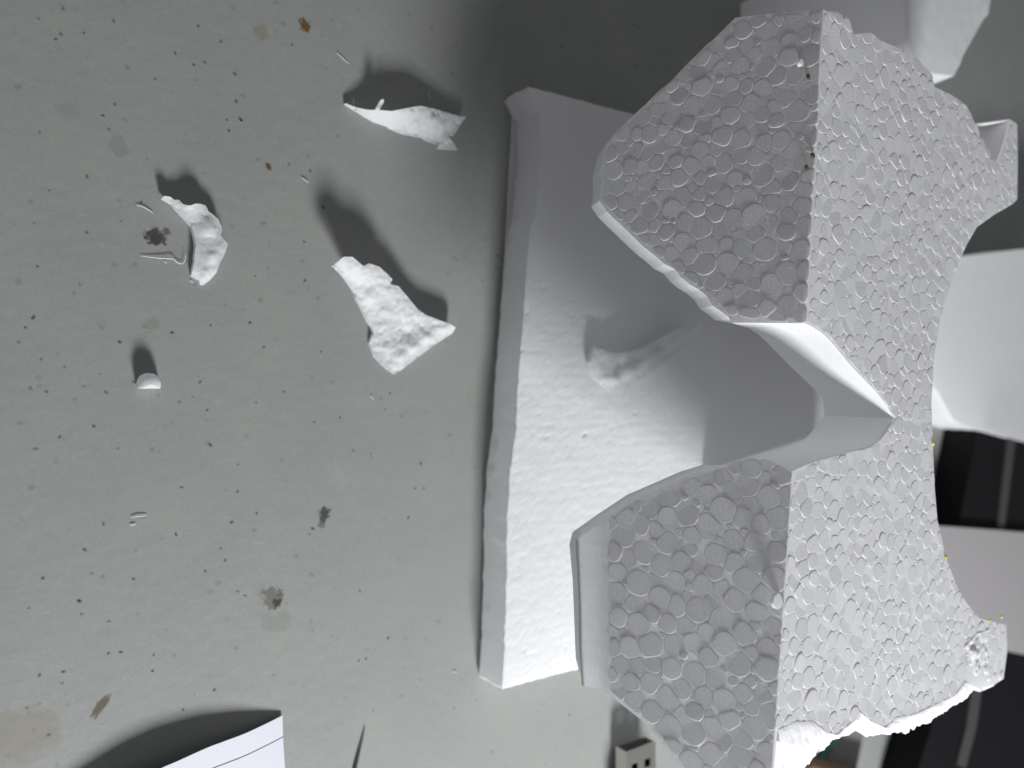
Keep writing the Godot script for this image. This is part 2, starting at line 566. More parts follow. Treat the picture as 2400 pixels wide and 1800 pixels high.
	part("under_face", upright([Vector2(126, -76), Vector2(263, -76), Vector2(263, 76), Vector2(117, 76), Vector2(121, 0)], 0.1, 0.3), M.cut, slab, -sh)


# ---------------------------------------------------------------- carved piece with its two lobes

func build_carved_piece():
	var at := Vector3(0.175, SLAB_Y * MM, 0)
	var piece := thing("carved_foam_piece", at, "large carved foam piece with two pointed lobes and a V-shaped notch, leaning on the slab", "foam piece")
	var upper := [Vector2(0.0, -0.0), Vector2(-0.3, 3.9), Vector2(-0.6, 7.9), Vector2(-0.9, 12.3), Vector2(-1.0, 16.8), Vector2(0.6, 18.5), Vector2(2.5, 20.2), Vector2(3.9, 22.3), Vector2(5.8, 24.0), Vector2(7.5, 26.0), Vector2(9.5, 27.6), Vector2(11.2, 29.7), Vector2(12.7, 31.8), Vector2(14.7, 33.7), Vector2(17.1, 36.6), Vector2(19.7, 39.4), Vector2(23.8, 42.4), Vector2(28.9, 43.2), Vector2(32.3, 42.7), Vector2(35.5, 42.9), Vector2(38.0, 41.0), Vector2(40.1, 38.7), Vector2(42.1, 36.4), Vector2(44.2, 34.1), Vector2(46.3, 31.7), Vector2(48.1, 29.3), Vector2(49.7, 27.4), Vector2(50.7, 25.3), Vector2(52.5, 23.7), Vector2(53.9, 21.9), Vector2(55.0, 19.9), Vector2(56.4, 18.2), Vector2(58.2, 17.0), Vector2(59.3, 15.3), Vector2(60.5, 13.7), Vector2(61.5, 8.0), Vector2(61.7, -0.9)]
	var lower := [Vector2(90.1, -0.5), Vector2(87.6, 2.8), Vector2(86.9, 6.5), Vector2(87.9, 10.1), Vector2(90.0, 13.7), Vector2(92.0, 18.5), Vector2(97.9, 29.3), Vector2(102.3, 34.9), Vector2(107.3, 40.9), Vector2(110.0, 41.4), Vector2(117.1, 40.0), Vector2(129.7, 38.3), Vector2(133.4, 37.8), Vector2(136.2, 36.8), Vector2(137.3, 32.3), Vector2(139.0, 28.6), Vector2(141.2, 24.0), Vector2(144.7, 19.9), Vector2(147.7, 16.4), Vector2(151.8, 11.0), Vector2(152.3, 4.7), Vector2(150.3, 0.3)]
	var front := [Vector2(-1.0, -75.0), Vector2(0.0, -0.0), Vector2(-0.3, 3.9), Vector2(-0.6, 7.9), Vector2(-0.9, 12.3), Vector2(-1.0, 16.8), Vector2(0.6, 18.5), Vector2(2.5, 20.2), Vector2(3.9, 22.3), Vector2(5.8, 24.0), Vector2(7.5, 26.0), Vector2(9.5, 27.6), Vector2(11.2, 29.7), Vector2(12.7, 31.8), Vector2(14.7, 33.7), Vector2(17.1, 36.6), Vector2(19.7, 39.4), Vector2(23.8, 42.4), Vector2(28.9, 43.2), Vector2(32.3, 42.7), Vector2(35.5, 42.9), Vector2(38.0, 41.0), Vector2(40.1, 38.7), Vector2(42.1, 36.4), Vector2(44.2, 34.1), Vector2(46.3, 31.7), Vector2(48.1, 29.3), Vector2(49.7, 27.4), Vector2(50.7, 25.3), Vector2(52.5, 23.7), Vector2(53.9, 21.9), Vector2(55.0, 19.9), Vector2(56.4, 18.2), Vector2(58.2, 17.0), Vector2(59.3, 15.3), Vector2(60.5, 13.7), Vector2(66.2, 11.0), Vector2(70.6, 8.5), Vector2(74.3, 6.5), Vector2(76.4, 5.6), Vector2(79.2, 6.4), Vector2(82.8, 7.6), Vector2(85.8, 9.0), Vector2(87.9, 10.1), Vector2(90.0, 13.7), Vector2(92.0, 18.5), Vector2(97.9, 29.3), Vector2(102.3, 34.9), Vector2(107.3, 40.9), Vector2(110.0, 41.4), Vector2(117.1, 40.0), Vector2(129.7, 38.3), Vector2(133.4, 37.8), Vector2(136.2, 36.8), Vector2(137.3, 32.3), Vector2(139.0, 28.6), Vector2(141.2, 24.0), Vector2(144.7, 19.9), Vector2(147.7, 16.4), Vector2(151.8, 11.0), Vector2(152.3, 4.7), Vector2(150.3, 0.3), Vector2(150.3, -75.0)]
	var back := [Vector2(137.9, -72.5), Vector2(142.3, -73.4), Vector2(146.8, -73.0), Vector2(148.3, -70.3), Vector2(154.4, -72.3), Vector2(158.4, -71.5), Vector2(164.8, -71.6), Vector2(171.6, -71.2), Vector2(178.8, -69.1), Vector2(179.6, -66.5), Vector2(187.3, -66.3), Vector2(194.3, -65.3), Vector2(198.6, -61.8), Vector2(216.2, -66.2), Vector2(220.4, -65.8), Vector2(220.8, -56.2), Vector2(220.4, -46.7), Vector2(217.8, -45.2), Vector2(208.0, -41.3), Vector2(199.4, -37.3), Vector2(194.3, -32.5), Vector2(189.1, -25.9), Vector2(185.0, -19.4), Vector2(182.2, -14.1), Vector2(179.6, -5.8), Vector2(178.5, 4.6), Vector2(179.2, 14.9), Vector2(179.9, 23.2), Vector2(181.1, 30.5), Vector2(185.0, 39.7), Vector2(189.9, 46.7), Vector2(194.3, 51.2), Vector2(200.9, 56.1), Vector2(207.2, 57.8), Vector2(214.5, 59.8), Vector2(215.0, 66.5), Vector2(213.0, 73.0), Vector2(208.0, 73.4), Vector2(200.9, 73.0), Vector2(194.3, 70.1)]
	var torn := [Vector2(193.7, 69.6), Vector2(189.3, 71.6), Vector2(181.6, 71.8), Vector2(172.5, 72.0), Vector2(163.9, 70.9), Vector2(159.8, 72.0), Vector2(155.0, 69.6), Vector2(150.4, 66.4), Vector2(147.9, 67.8), Vector2(142.6, 69.1), Vector2(138.8, 67.6), Vector2(134.6, 64.5), Vector2(128.7, 63.3), Vector2(123.9, 63.6)]
	var notch := [Vector2(132.9, -11.35), Vector2(133.67, -11.11), Vector2(134.74, -10.81), Vector2(136.03, -10.41), Vector2(137.45, -9.89), Vector2(138.91, -9.2), Vector2(140.44, -8.31), Vector2(142.11, -7.21), Vector2(143.87, -5.99), Vector2(145.7, -4.72), Vector2(147.56, -3.51), Vector2(149.53, -2.31), Vector2(151.65, -1.09), Vector2(153.79, 0.15), Vector2(155.81, 1.35), Vector2(157.58, 2.48), Vector2(159.1, 3.59), Vector2(160.46, 4.7), Vector2(161.62, 5.73), Vector2(162.57, 6.6), Vector2(163.28, 7.23), Vector2(162.46, 7.97), Vector2(161.35, 9.04), Vector2(160.01, 10.23), Vector2(158.47, 11.35), Vector2(156.79, 12.2), Vector2(154.92, 12.73), Vector2(152.84, 13.09), Vector2(150.64, 13.33), Vector2(148.36, 13.54), Vector2(146.08, 13.79), Vector2(143.67, 14.07), Vector2(141.09, 14.33), Vector2(138.55, 14.58), Vector2(136.21, 14.83), Vector2(134.24, 15.07), Vector2(132.62, 15.33), Vector2(131.23, 15.61), Vector2(130.06, 15.88), Vector2(129.13, 16.1), Vector2(128.44, 16.26)]
	var pit := [Vector2(199.4, -61.7), Vector2(215.2, -65.5), Vector2(213.0, -60.2), Vector2(209.1, -54.5), Vector2(205.4, -54.5), Vector2(201.6, -58.2)]
	var body := CSGCombiner3D.new()
	body.name = "body"
	piece.add_child(body)
	body.position = -at
	# the block: the front outline carried back at right angles to the front, plus the steeper flanks of the lobes
	var bm := CSGCombiner3D.new()
	bm.name = "block"
	body.add_child(bm)
	var pts := PackedVector3Array()
	for p in front:
		pts.append(on_front(p, -0.012))
	csg(prism(pts, Vector3(0.962, -0.273, 0.0) * 150.0, packed(front)), CSGShape3D.OPERATION_UNION, bm, "block_back", M.cut)
	for lobe in [upper, lower]:
		pts = PackedVector3Array()
		for p in lobe:
			pts.append(on_front(p, -0.03 if lobe == upper else -0.05))
		csg(prism(pts, Vector3(0.42, -0.9, 0.0) * 6.5, packed(lobe)), CSGShape3D.OPERATION_UNION, bm, "flank", M.cut)
	var plan := [Vector2(70, -78), Vector2(137.9, -74.0)]
	plan.append_array(back)
	plan.append_array(torn)
	plan.append_array([Vector2(122, 78), Vector2(122, 96), Vector2(70, 96)])
	csg(upright(plan, SLAB_Y + 0.25, TOP_Y - 0.012), CSGShape3D.OPERATION_INTERSECTION, body, "plan_cut", M.core)
	# stands on two unseen back stumps, the lower one widened to block stray light
	for stump in [[Vector2(190, -62), Vector2(224, -66), Vector2(226, -30), Vector2(192, -22)], [Vector2(189, 27), Vector2(245, 18), Vector2(240, 64), Vector2(189, 62)]]:
		csg(upright(stump, SLAB_Y + 0.3, 52.0), CSGShape3D.OPERATION_UNION, body, "stump", M.cut)
	var gap := [Vector2(70, notch[0].y - 2.0), Vector2(126, notch[0].y - 0.6)]
	gap.append_array(notch)
	gap.append_array([Vector2(118, notch[notch.size() - 1].y + 0.2), Vector2(70, notch[notch.size() - 1].y + 2.0)])
	csg(upright(gap, -5.0, 120.0), CSGShape3D.OPERATION_SUBTRACTION, body, "notch_cut", M.cut)
	csg(upright(pit, -5.0, 120.0), CSGShape3D.OPERATION_SUBTRACTION, body, "pit_cut", M.cut)
	# beads
	var all := []
	bead_field(all, RIDGE, ALONG, DOWN, OUTWARD, packed([Vector2(0.4, 0.4), Vector2(-0.1, 7.8), Vector2(-0.4, 16.5), Vector2(1.0, 18.1), Vector2(15.1, 33.4), Vector2(19.9, 38.9), Vector2(24.1, 41.8), Vector2(29.0, 42.5), Vector2(35.4, 42.3), Vector2(39.6, 38.5), Vector2(47.7, 29.1), Vector2(52.1, 23.5), Vector2(55.9, 18.1), Vector2(60.0, 13.6), Vector2(60.9, 8.1), Vector2(61.4, -0.8), Vector2(51.8, -0.6), Vector2(36.1, -0.4), Vector2(21.8, -0.4)]), 2.05, 101)
	bead_field(all, RIDGE, ALONG, DOWN, OUTWARD, packed([Vector2(89.9, 0.0), Vector2(88.0, 2.9), Vector2(87.3, 6.4), Vector2(88.3, 10.0), Vector2(90.4, 13.5), Vector2(92.4, 18.2), Vector2(98.3, 29.0), Vector2(102.7, 34.6), Vector2(109.9, 34.6), Vector2(118.4, 33.9), Vector2(126.7, 32.8), Vector2(136.5, 32.0), Vector2(138.6, 28.2), Vector2(140.8, 23.7), Vector2(144.3, 19.6), Vector2(147.3, 16.1), Vector2(151.4, 10.9), Vector2(151.8, 4.8), Vector2(149.7, 0.7), Vector2(144.3, 0.2), Vector2(137.0, 0.1), Vector2(120.4, -0.1), Vector2(108.7, -0.1), Vector2(95.3, 0.0)]), 2.3, 102)
	bead_field(all, Vector3(0, TOP_Y, 0), Vector3.RIGHT, Vector3.BACK, Vector3.UP, packed([Vector2(138.2, -72.3), Vector2(142.3, -73.4), Vector2(146.8, -73.0), Vector2(148.3, -70.3), Vector2(154.4, -72.3), Vector2(158.4, -71.5), Vector2(164.8, -71.6), Vector2(171.6, -71.2), Vector2(178.8, -69.1), Vector2(179.6, -66.5), Vector2(187.3, -66.3), Vector2(194.3, -65.3), Vector2(199.9, -61.0), Vector2(204.1, -57.1), Vector2(209.4, -53.8), Vector2(213.6, -59.3), Vector2(217.1, -65.2), Vector2(220.4, -65.8), Vector2(220.8, -56.2), Vector2(220.4, -46.7), Vector2(217.8, -45.2), Vector2(208.0, -41.3), Vector2(199.4, -37.3), Vector2(194.3, -32.5), Vector2(189.1, -25.9), Vector2(185.0, -19.4), Vector2(182.2, -14.1), Vector2(179.6, -5.8), Vector2(178.5, 4.6), Vector2(179.2, 14.9), Vector2(179.9, 23.2), Vector2(181.1, 30.5), Vector2(185.0, 39.7), Vector2(189.9, 46.7), Vector2(194.3, 51.2), Vector2(200.9, 56.1), Vector2(207.2, 57.8), Vector2(214.5, 59.8), Vector2(215.0, 66.5), Vector2(212.5, 72.8), Vector2(205.4, 71.5), Vector2(203.7, 64.7), Vector2(205.8, 59.8), Vector2(199.4, 59.9), Vector2(194.5, 61.8), Vector2(195.3, 66.1), Vector2(193.7, 69.6), Vector2(189.3, 71.6), Vector2(181.6, 71.8), Vector2(172.5, 72.0), Vector2(163.9, 70.9), Vector2(159.8, 72.0), Vector2(155.0, 69.6), Vector2(150.4, 66.4), Vector2(147.9, 67.8), Vector2(142.6, 69.1), Vector2(138.8, 67.6), Vector2(134.6, 64.5), Vector2(128.7, 63.3), Vector2(123.1, 63.2), Vector2(125.2, 47.2), Vector2(126.5, 35.6), Vector2(127.8, 22.3), Vector2(129.5, 16.6), Vector2(134.2, 15.3), Vector2(146.1, 14.0), Vector2(156.8, 12.5), Vector2(163.8, 7.2), Vector2(157.6, 1.9), Vector2(147.6, -4.1), Vector2(139.2, -9.8), Vector2(133.2, -11.7), Vector2(134.0, -21.2), Vector2(135.5, -36.8), Vector2(136.8, -51.2)]), 1.9, 103)
	var eye := Vector3(0, 180, 0)
	for b in all:
		var to: Vector3 = b.middle - eye
		b.shown = b.area * absf(to.normalized().dot(b.out)) / to.length_squared() * (1.0 if absf(b.middle.z) < to.length() * 0.46 else 0.1)
	all.sort_custom(func(a, b): return a.shown > b.shown)
	var kinds := [M.bead_clear, M.bead_dull, M.bead, M.bead_pale]  # beads of like density lie together
	var rest_v := PackedVector3Array()
	var rest_i := PackedInt32Array()
	for n in all.size():
		var b: Dictionary = all[n]
		if n < 300:
			part("bead", mesh_of(b.v, b.i, PackedVector2Array(), false, b.middle * MM), kinds[clampi(int(2.0 + 3.2 * coarse.get_noise_3d(b.middle.x, b.middle.y, b.middle.z) + rng.randf_range(-0.9, 0.9)), 0, 3)], piece, b.middle * MM - at)
		else:
			var o := rest_v.size()
			rest_v.append_array(b.v)
			for k in b.i:
				rest_i.append(k + o)
	var rest := part("far_beads", mesh_of(rest_v, rest_i, PackedVector2Array(), false, at), M.bead, piece)
	rest.set_meta("kind", "stuff")
	print("beads ", all.size())
	build_lip(piece, at)
	build_torn_edge(piece, at, torn)
	flake("torn_patch", [Vector3(193.2, 88.2, 61.3), Vector3(198.9, 88.2, 59.3), Vector3(205.3, 88.2, 59.4), Vector3(204.1, 88.2, 64.8), Vector3(205.4, 88.2, 71.4), Vector3(210.3, 87.0, 74.4), Vector3(205.3, 86.0, 75.2), Vector3(194.7, 87.5, 70.8)], [Vector3(197.5, 88.9, 63.3), Vector3(199.2, 88.6, 67.8)], 2.0, TOP_Y - 5.0, 0.6, 0.5, "", "", piece, at)
	# marks
	for p in [Vector3(135.2, 86.6, -59.3), Vector3(134.3, 88.2, -43.6), Vector3(133.6, 87.3, -41.4)]:
		part("dirt_mark", lump(p, 0.55, 5, 0.35), M.dirt, piece, -at)
	for p in [Vector3(178.8, 88.3, 13.3), Vector3(184.4, 88.3, 39.3), Vector3(205.4, 88.3, 57.1), Vector3(216.7, 86.0, 58.7)]:
		part("ink_mark", lump(p, 0.45, 8, 0.3), M.yellow, piece, -at)


func lump(at: Vector3, radius: float, salt: int, squash: float) -> ArrayMesh:
	var v := PackedVector3Array()
	var i := PackedInt32Array()
	var rows := 8
	var cols := 12
	for r in rows + 1:
		for c in cols:
			var a := PI * r / rows
			var b := TAU * c / cols
			var d := Vector3(sin(a) * cos(b), cos(a) * squash, sin(a) * sin(b))
			v.append(at + d * radius * (1.0 + 0.6 * fine.get_noise_3d(d.x * 1.2 + salt, d.y * 1.2, d.z * 1.2 + at.x)))
	for r in rows:
		for c in cols:
			var a := r * cols + c
			var b := r * cols + (c + 1) % cols
			i.append_array([a, b, a + cols, b, b + cols, a + cols])
	return mesh_of(v, i)


# Beads of the foam on one flat face: discs of uneven size pressed against one another, each with a rounded rim.
func bead_field(all: Array, origin: Vector3, ax: Vector3, ay: Vector3, out: Vector3, area: PackedVector2Array, size: float, salt: int):
	var r := RandomNumberGenerator.new()
	r.seed = salt
	var box := Rect2(area[0], Vector2.ZERO)
	for p in area:
		box = box.expand(p)
	var cell := size * 1.6
	var grid := {}
	var mid := []
	var rad := []
	var lifts := []
	for stage in 3:
		var tries := int(box.get_area() / (size * size) * [40.0, 40.0, 3.0][stage])
		for n in tries:
			var p := box.position + Vector2(r.randf(), r.randf()) * box.size
			var own: float = size * [r.randf_range(0.9, 1.22), r.randf_range(0.7, 0.9), r.randf_range(0.34, 0.5)][stage]
			if not Geometry2D.is_point_in_polygon(p, area):
				continue
			var g := Vector2i((p / cell).floor())
			var free := true
			for dy in range(-2, 3):
				for dx in range(-2, 3):
					for o in grid.get(g + Vector2i(dx, dy), []):
						if p.distance_to(mid[o]) < (own + rad[o]) * 0.73:
							free = false
							break
					if not free:
						break
				if not free:
					break
			if free:
				grid[g] = grid.get(g, []) + [mid.size()]
				mid.append(p)
				rad.append(own)
				lifts.append(r.randf_range(-0.02, 0.02))
	var sides := 22
	var rings := [[0.5, 0.995], [0.82, 0.96], [0.92, 0.84], [0.975, 0.52], [1.0, 0.10]]
	for b in mid.size():
		var p: Vector2 = mid[b]
		var g := Vector2i((p / cell).floor())
		var near := []
		for dy in range(-2, 3):
			for dx in range(-2, 3):
				for o in grid.get(g + Vector2i(dx, dy), []):
					if o != b and p.distance_to(mid[o]) < (rad[b] + rad[o]) * 1.15:
						near.append(o)
		var walls := []
		for k in area.size():
			var c := area[k]
			var d := area[(k + 1) % area.size()]
			if Geometry2D.get_closest_point_to_segment(p, c, d).distance_to(p) < rad[b] * 1.1:
				walls.append([c, d])
		var reach := PackedFloat32Array()
		for a in sides:
			var dir := Vector2.from_angle(TAU * a / sides)
			var l: float = rad[b] * (1.0 + 0.07 * fine.get_noise_2d(p.x * 3.0 + dir.x, p.y * 3.0 + dir.y))
			for o in near:
				var to: Vector2 = mid[o] - p
				var dist := to.length()
				var plane: float = (dist * dist + rad[b] * rad[b] - rad[o] * rad[o]) / (2.0 * dist) - 0.012 + clampf((lifts[b] - lifts[o]) * 14.0, -0.28 * rad[b], 0.28 * rad[o])
				var along := dir.dot(to / dist)
				if along > 0.05:
					l = minf(l, plane / along)
			for w in walls:
				var hit = Geometry2D.segment_intersects_segment(p, p + dir * l, w[0], w[1])
				if hit != null:
					l = minf(l, p.distance_to(hit) - 0.03)
			reach.append(maxf(l, 0.15))
		var soft := PackedFloat32Array()
		var covered := 0.0
		for a in sides:
			var l := minf(reach[a], (reach[a] * 2.0 + reach[(a + 1) % sides] + reach[(a + sides - 1) % sides]) / 4.0)
			soft.append(l)
			covered += l * l * PI / sides
		var tilt := Vector2(r.randf_range(-1, 1), r.randf_range(-1, 1)) * (0.028 if size > 1.9 else 0.045)
		var lift: float = lifts[b]
		var dome := 0.012 + 0.10 * pow(r.randf(), 3.0)
		var v := PackedVector3Array()
		var i := PackedInt32Array()
		var here := origin + ax * p.x + ay * p.y
		v.append(here + out * (dome + lift))
		for q in rings:
			for a in sides:
				var d: Vector2 = Vector2.from_angle(TAU * a / sides) * soft[a] * q[0]
				v.append(here + ax * d.x + ay * d.y + out * (dome * q[1] + lift + tilt.dot(d) - (0.0 if q[0] < 1.0 else 0.03)))
		for a in sides:
			var d: Vector2 = Vector2.from_angle(TAU * a / sides) * soft[a]
			v.append(here + ax * d.x + ay * d.y - out * 0.7)
		var flip := ax.cross(ay).dot(out) > 0.0
		for a in sides:
			var c := (a + 1) % sides
			i.append_array([0, 1 + c, 1 + a] if flip else [0, 1 + a, 1 + c])
		for q in rings.size():
			for a in sides:
				var c := (a + 1) % sides
				var k := 1 + q * sides
				i.append_array([k + a, k + c, k + a + sides, k + c, k + c + sides, k + a + sides] if flip else [k + a, k + a + sides, k + c, k + c, k + a + sides, k + c + sides])
		all.append({"v": v, "i": i, "middle": here, "out": out, "area": covered, "shown": 0.0})


func build_lip(piece: Node3D, at: Vector3):
	# smooth cut band along the blunt end of the lower lobe
	var inner := [Vector2(102.4, 34.9), Vector2(109.9, 34.6), Vector2(118.4, 33.9), Vector2(126.7, 32.9), Vector2(137.0, 31.9)]
	var outer := [Vector2(107.4, 40.9), Vector2(112.4, 40.2), Vector2(119.3, 39.2), Vector2(129.6, 38.1), Vector2(136.1, 37.0)]
	var v := PackedVector3Array()
	var i := PackedInt32Array()
	var n := 40
	var cols := 8
	for a in n + 1:
		var t := a / float(n) * (inner.size() - 1)
		var s := mini(int(t), inner.size() - 2)
		var p: Vector2 = inner[s].lerp(inner[s + 1], t - s)
		var q: Vector2 = outer[s].lerp(outer[s + 1], t - s)
		for c in cols + 1:
			var f := c / float(cols)
			var lift := 0.15 + 2.3 * f * f + 0.06 * fine.get_noise_2d(a * 0.5, c * 0.7)
			v.append(on_front(p.lerp(q, f), lift))
		v.append(on_front(q, 1.2) + Vector3(0.1, -0.4, 0))
		v.append(on_front(q, -0.4) + Vector3(0.25, -0.5, 0))
		v.append(on_front(q, -6.0) + Vector3(0.4, -2.0, 0))
	var w := cols + 4
	for a in n:
		for c in w - 1:
			var k := a * w + c
			i.append_array([k, k + 1, k + w, k + 1, k + w + 1, k + w])
	part("smooth_lip", mesh_of(v, i, PackedVector2Array(), false, at), M.bead_pale, piece)


func build_torn_edge(piece: Node3D, at: Vector3, torn: Array):
	# white broken foam between the top and the open edge
	var edge := [Vector2(205.5, 76.7), Vector2(199.6, 77.6), Vector2(192.5, 77.6), Vector2(185.1, 79.0), Vector2(175.7, 78.7), Vector2(167.5, 76.3), Vector2(162.7, 76.1), Vector2(156.8, 73.4), Vector2(151.3, 73.0), Vector2(148.7, 72.2), Vector2(144.4, 73.9), Vector2(140.8, 75.5), Vector2(137.1, 77.3), Vector2(129.7, 78.2)]
	var v := PackedVector3Array()
	var i := PackedInt32Array()
	var n := 150
	var cols := 12
	for a in n + 1:
		var t := a / float(n) * (torn.size() - 1)
		var s := mini(int(t), torn.size() - 2)
		var p: Vector2 = torn[s].lerp(torn[s + 1], t - s)
		var q: Vector2 = edge[s].lerp(edge[s + 1], t - s)
		q += Vector2(fine.get_noise_2d(a * 0.35, 1.0), fine.get_noise_2d(a * 0.35, 9.0)) * 1.1
		v.append(Vector3(p.x, TOP_Y - 6.0, p.y) + Vector3(0, 0, -1.5))
		v.append(Vector3(p.x, TOP_Y - 0.2, p.y) + Vector3(0, 0, -1.0))
		for c in cols + 1:
			var f := c / float(cols)
			var u := p.lerp(q, f)
			var y := TOP_Y + 0.1 - 5.0 * f * f + 0.9 * fine.get_noise_2d(u.x * 0.22, u.y * 0.22) * sin(f * PI) + 0.12 * fine.get_noise_2d(u.x * 0.7, u.y * 0.7)
			v.append(Vector3(u.x, y, u.y))
		v.append(Vector3(q.x, TOP_Y - 12.0, q.y - 2.0))
	var w := cols + 4
	for a in n:
		for c in w - 1:
			var k := a * w + c
			i.append_array([k, k + w, k + 1, k + 1, k + w, k + w + 1])
	part("torn_edge", mesh_of(v, i, PackedVector2Array(), false, at), M.cut, piece)


# ---------------------------------------------------------------- things beyond the carved piece

func rough_block(called: String, outline: Array, high: float, step: float, relief: float, label: String, category: String, slope := 0.0) -> Node3D:
	# a block of foam: rounded upper rim, uneven sides, a top of small beads
	var c := Vector2.ZERO
	for p in outline:
		c += p
	c /= outline.size()
	var rim := []
	for n in outline.size():
		var p: Vector2 = outline[n]
		var q: Vector2 = outline[(n + 1) % outline.size()]
		var cuts := maxi(1, int(p.distance_to(q) / step))
		for k in cuts:
			rim.append(p.lerp(q, k / float(cuts)))
	var o := thing(called, Vector3(c.x, 0, c.y) * MM, label, category)
	var sh := Vector3(c.x, 0, c.y) * MM
	var pts := PackedVector2Array()
	for p in rim:
		pts.append(p.lerp(c, 0.8 / maxf(1.0, p.distance_to(c))))
	var count := pts.size()
	var box := Rect2(pts[0], Vector2.ZERO)
	for p in pts:
		box = box.expand(p)
	var inner := packed(outline)
	var y0 := box.position.y
	while y0 < box.end.y:
		var x0 := box.position.x
		while x0 < box.end.x:
			var p := Vector2(x0 + rng.randf() * step * 0.5, y0 + rng.randf() * step * 0.5)
			if Geometry2D.is_point_in_polygon(p, inner):
				var clear := true
				for k in range(0, count, 2):
					if p.distance_squared_to(pts[k]) < step * step * 0.5:
						clear = false
						break
				if clear:
					pts.append(p)
			x0 += step
		y0 += step
	var tri := Geometry2D.triangulate_delaunay(pts)
	var v := PackedVector3Array()
	for p in pts:
		v.append(Vector3(p.x, high - slope * (p.y - c.y) - relief * pow(cell_height(p, 4.2, 5), 2.0) + relief * fine.get_noise_2d(p.x * 0.5, p.y * 0.5), p.y))
	var i := PackedInt32Array()
	for k in range(0, tri.size(), 3):
		var m := (pts[tri[k]] + pts[tri[k + 1]] + pts[tri[k + 2]]) / 3.0
		if Geometry2D.is_point_in_polygon(m, inner):
			var turn := (pts[tri[k + 1]] - pts[tri[k]]).cross(pts[tri[k + 2]] - pts[tri[k]])
			i.append_array([tri[k], tri[k + 1], tri[k + 2]] if turn > 0 else [tri[k], tri[k + 2], tri[k + 1]])
	part("upper_face", mesh_of(v, i, PackedVector2Array(), false, sh), M.slab, o)
	var sv := PackedVector3Array()
	var si := PackedInt32Array()
	var n := rim.size()
	var levels := 10
	for k in n:
		var p: Vector2 = rim[k]
		var out := (p - c).normalized()
		for l in levels + 1:
			var t := l / float(levels)
			var y := lerpf(v[k].y, 0.0, t)
			var push := 0.0 if l == 0 else 0.7 + relief * 3.0 * fine.get_noise_3d(p.x * 0.35, y * 0.35, p.y * 0.35)
			sv.append(Vector3(pts[k].x, y, pts[k].y) + Vector3(out.x, 0, out.y) * push)
	var clockwise := Geometry2D.is_polygon_clockwise(packed(outline))
	for k in n:
		for l in levels:
			var a := k * (levels + 1) + l
			var b := ((k + 1) % n) * (levels + 1) + l
			si.append_array([a, b, a + 1, b, b + 1, a + 1] if not clockwise else [a, a + 1, b, b, a + 1, b + 1])
	part("side_face", mesh_of(sv, si, PackedVector2Array(), false, sh), M.cut, o)
	return o


func build_far_things():
	rough_block("foam_block", [Vector2(350.5, -54.7), Vector2(334.1, -51.6), Vector2(300.1, -46.7), Vector2(300.1, -16.2), Vector2(312.6, 0.0), Vector2(321.8, 5.1), Vector2(329.2, 11.6), Vector2(335.1, 15.7), Vector2(348.3, 18.0), Vector2(361.8, 20.3), Vector2(389.5, 24.8), Vector2(420.8, 29.1), Vector2(420.8, -64.1), Vector2(389.5, -59.5)], 20.0, 2.0, 0.12, "low white foam block behind the carved piece, a round shadow on it", "foam block", 0.13)
	rough_block("foam_block", [Vector2(221.9, -131.2), Vector2(222.3, -111.9), Vector2(223.2, -98.8), Vector2(228.8, -90.9), Vector2(238.1, -91.4), Vector2(250.0, -93.2), Vector2(253.7, -97.3), Vector2(259.5, -105.8), Vector2(266.4, -113.8), Vector2(272.7, -118.8), Vector2(273.8, -123.7), Vector2(277.3, -135.7), Vector2(278.8, -150.1)], 58.0, 2.0, 0.2, "tall foam block at the top, behind the upper lobe", "foam block")
	# black device with a light card on it
	var e := [Vector2(366.0, 0.0), Vector2(359.9, 19.4), Vector2(345.1, 56.6), Vector2(322.7, 137.4), Vector2(311.9, 151.6), Vector2(301.9, 170.3)]
	var outline := []
	for p in e:
		outline.append(p)
	outline.append_array([Vector2(520, 190), Vector2(560, 0)])
	var sh := Vector3(0.42, 0, 0.09)
	var dev := thing("black_case", sh, "flat black case with a thin grey strip along its edge, partly under the pale card", "case")
	var box := upright(outline, 0.1, 14.0)
	part("shell", box, M.black, dev, -sh)
	var strip := [Vector2(387.9, 19.2), Vector2(377.3, 62.3), Vector2(349.1, 143.8), Vector2(340.8, 157.7), Vector2(348.3, 161.5), Vector2(357.9, 145.9), Vector2(383.8, 63.0), Vector2(395.9, 19.4)]
	part("trim_strip", upright(strip, 13.0, 14.8), M.grey, dev, -sh)
	var card := [Vector2(296.4, 53.2), Vector2(357.1, 61.5), Vector2(408.1, 68.8), Vector2(410.3, 126.4), Vector2(382.2, 118.3), Vector2(296.4, 95.1)]
	var cm := Vector3(0.37, 0.0149, 0.1)
	var co := part("card", upright(card, 14.9, 16.2), M.card, self)
	tag(co, "pale grey card lying on the black case behind the lower lobe", "card")


# ---------------------------------------------------------------- scraps

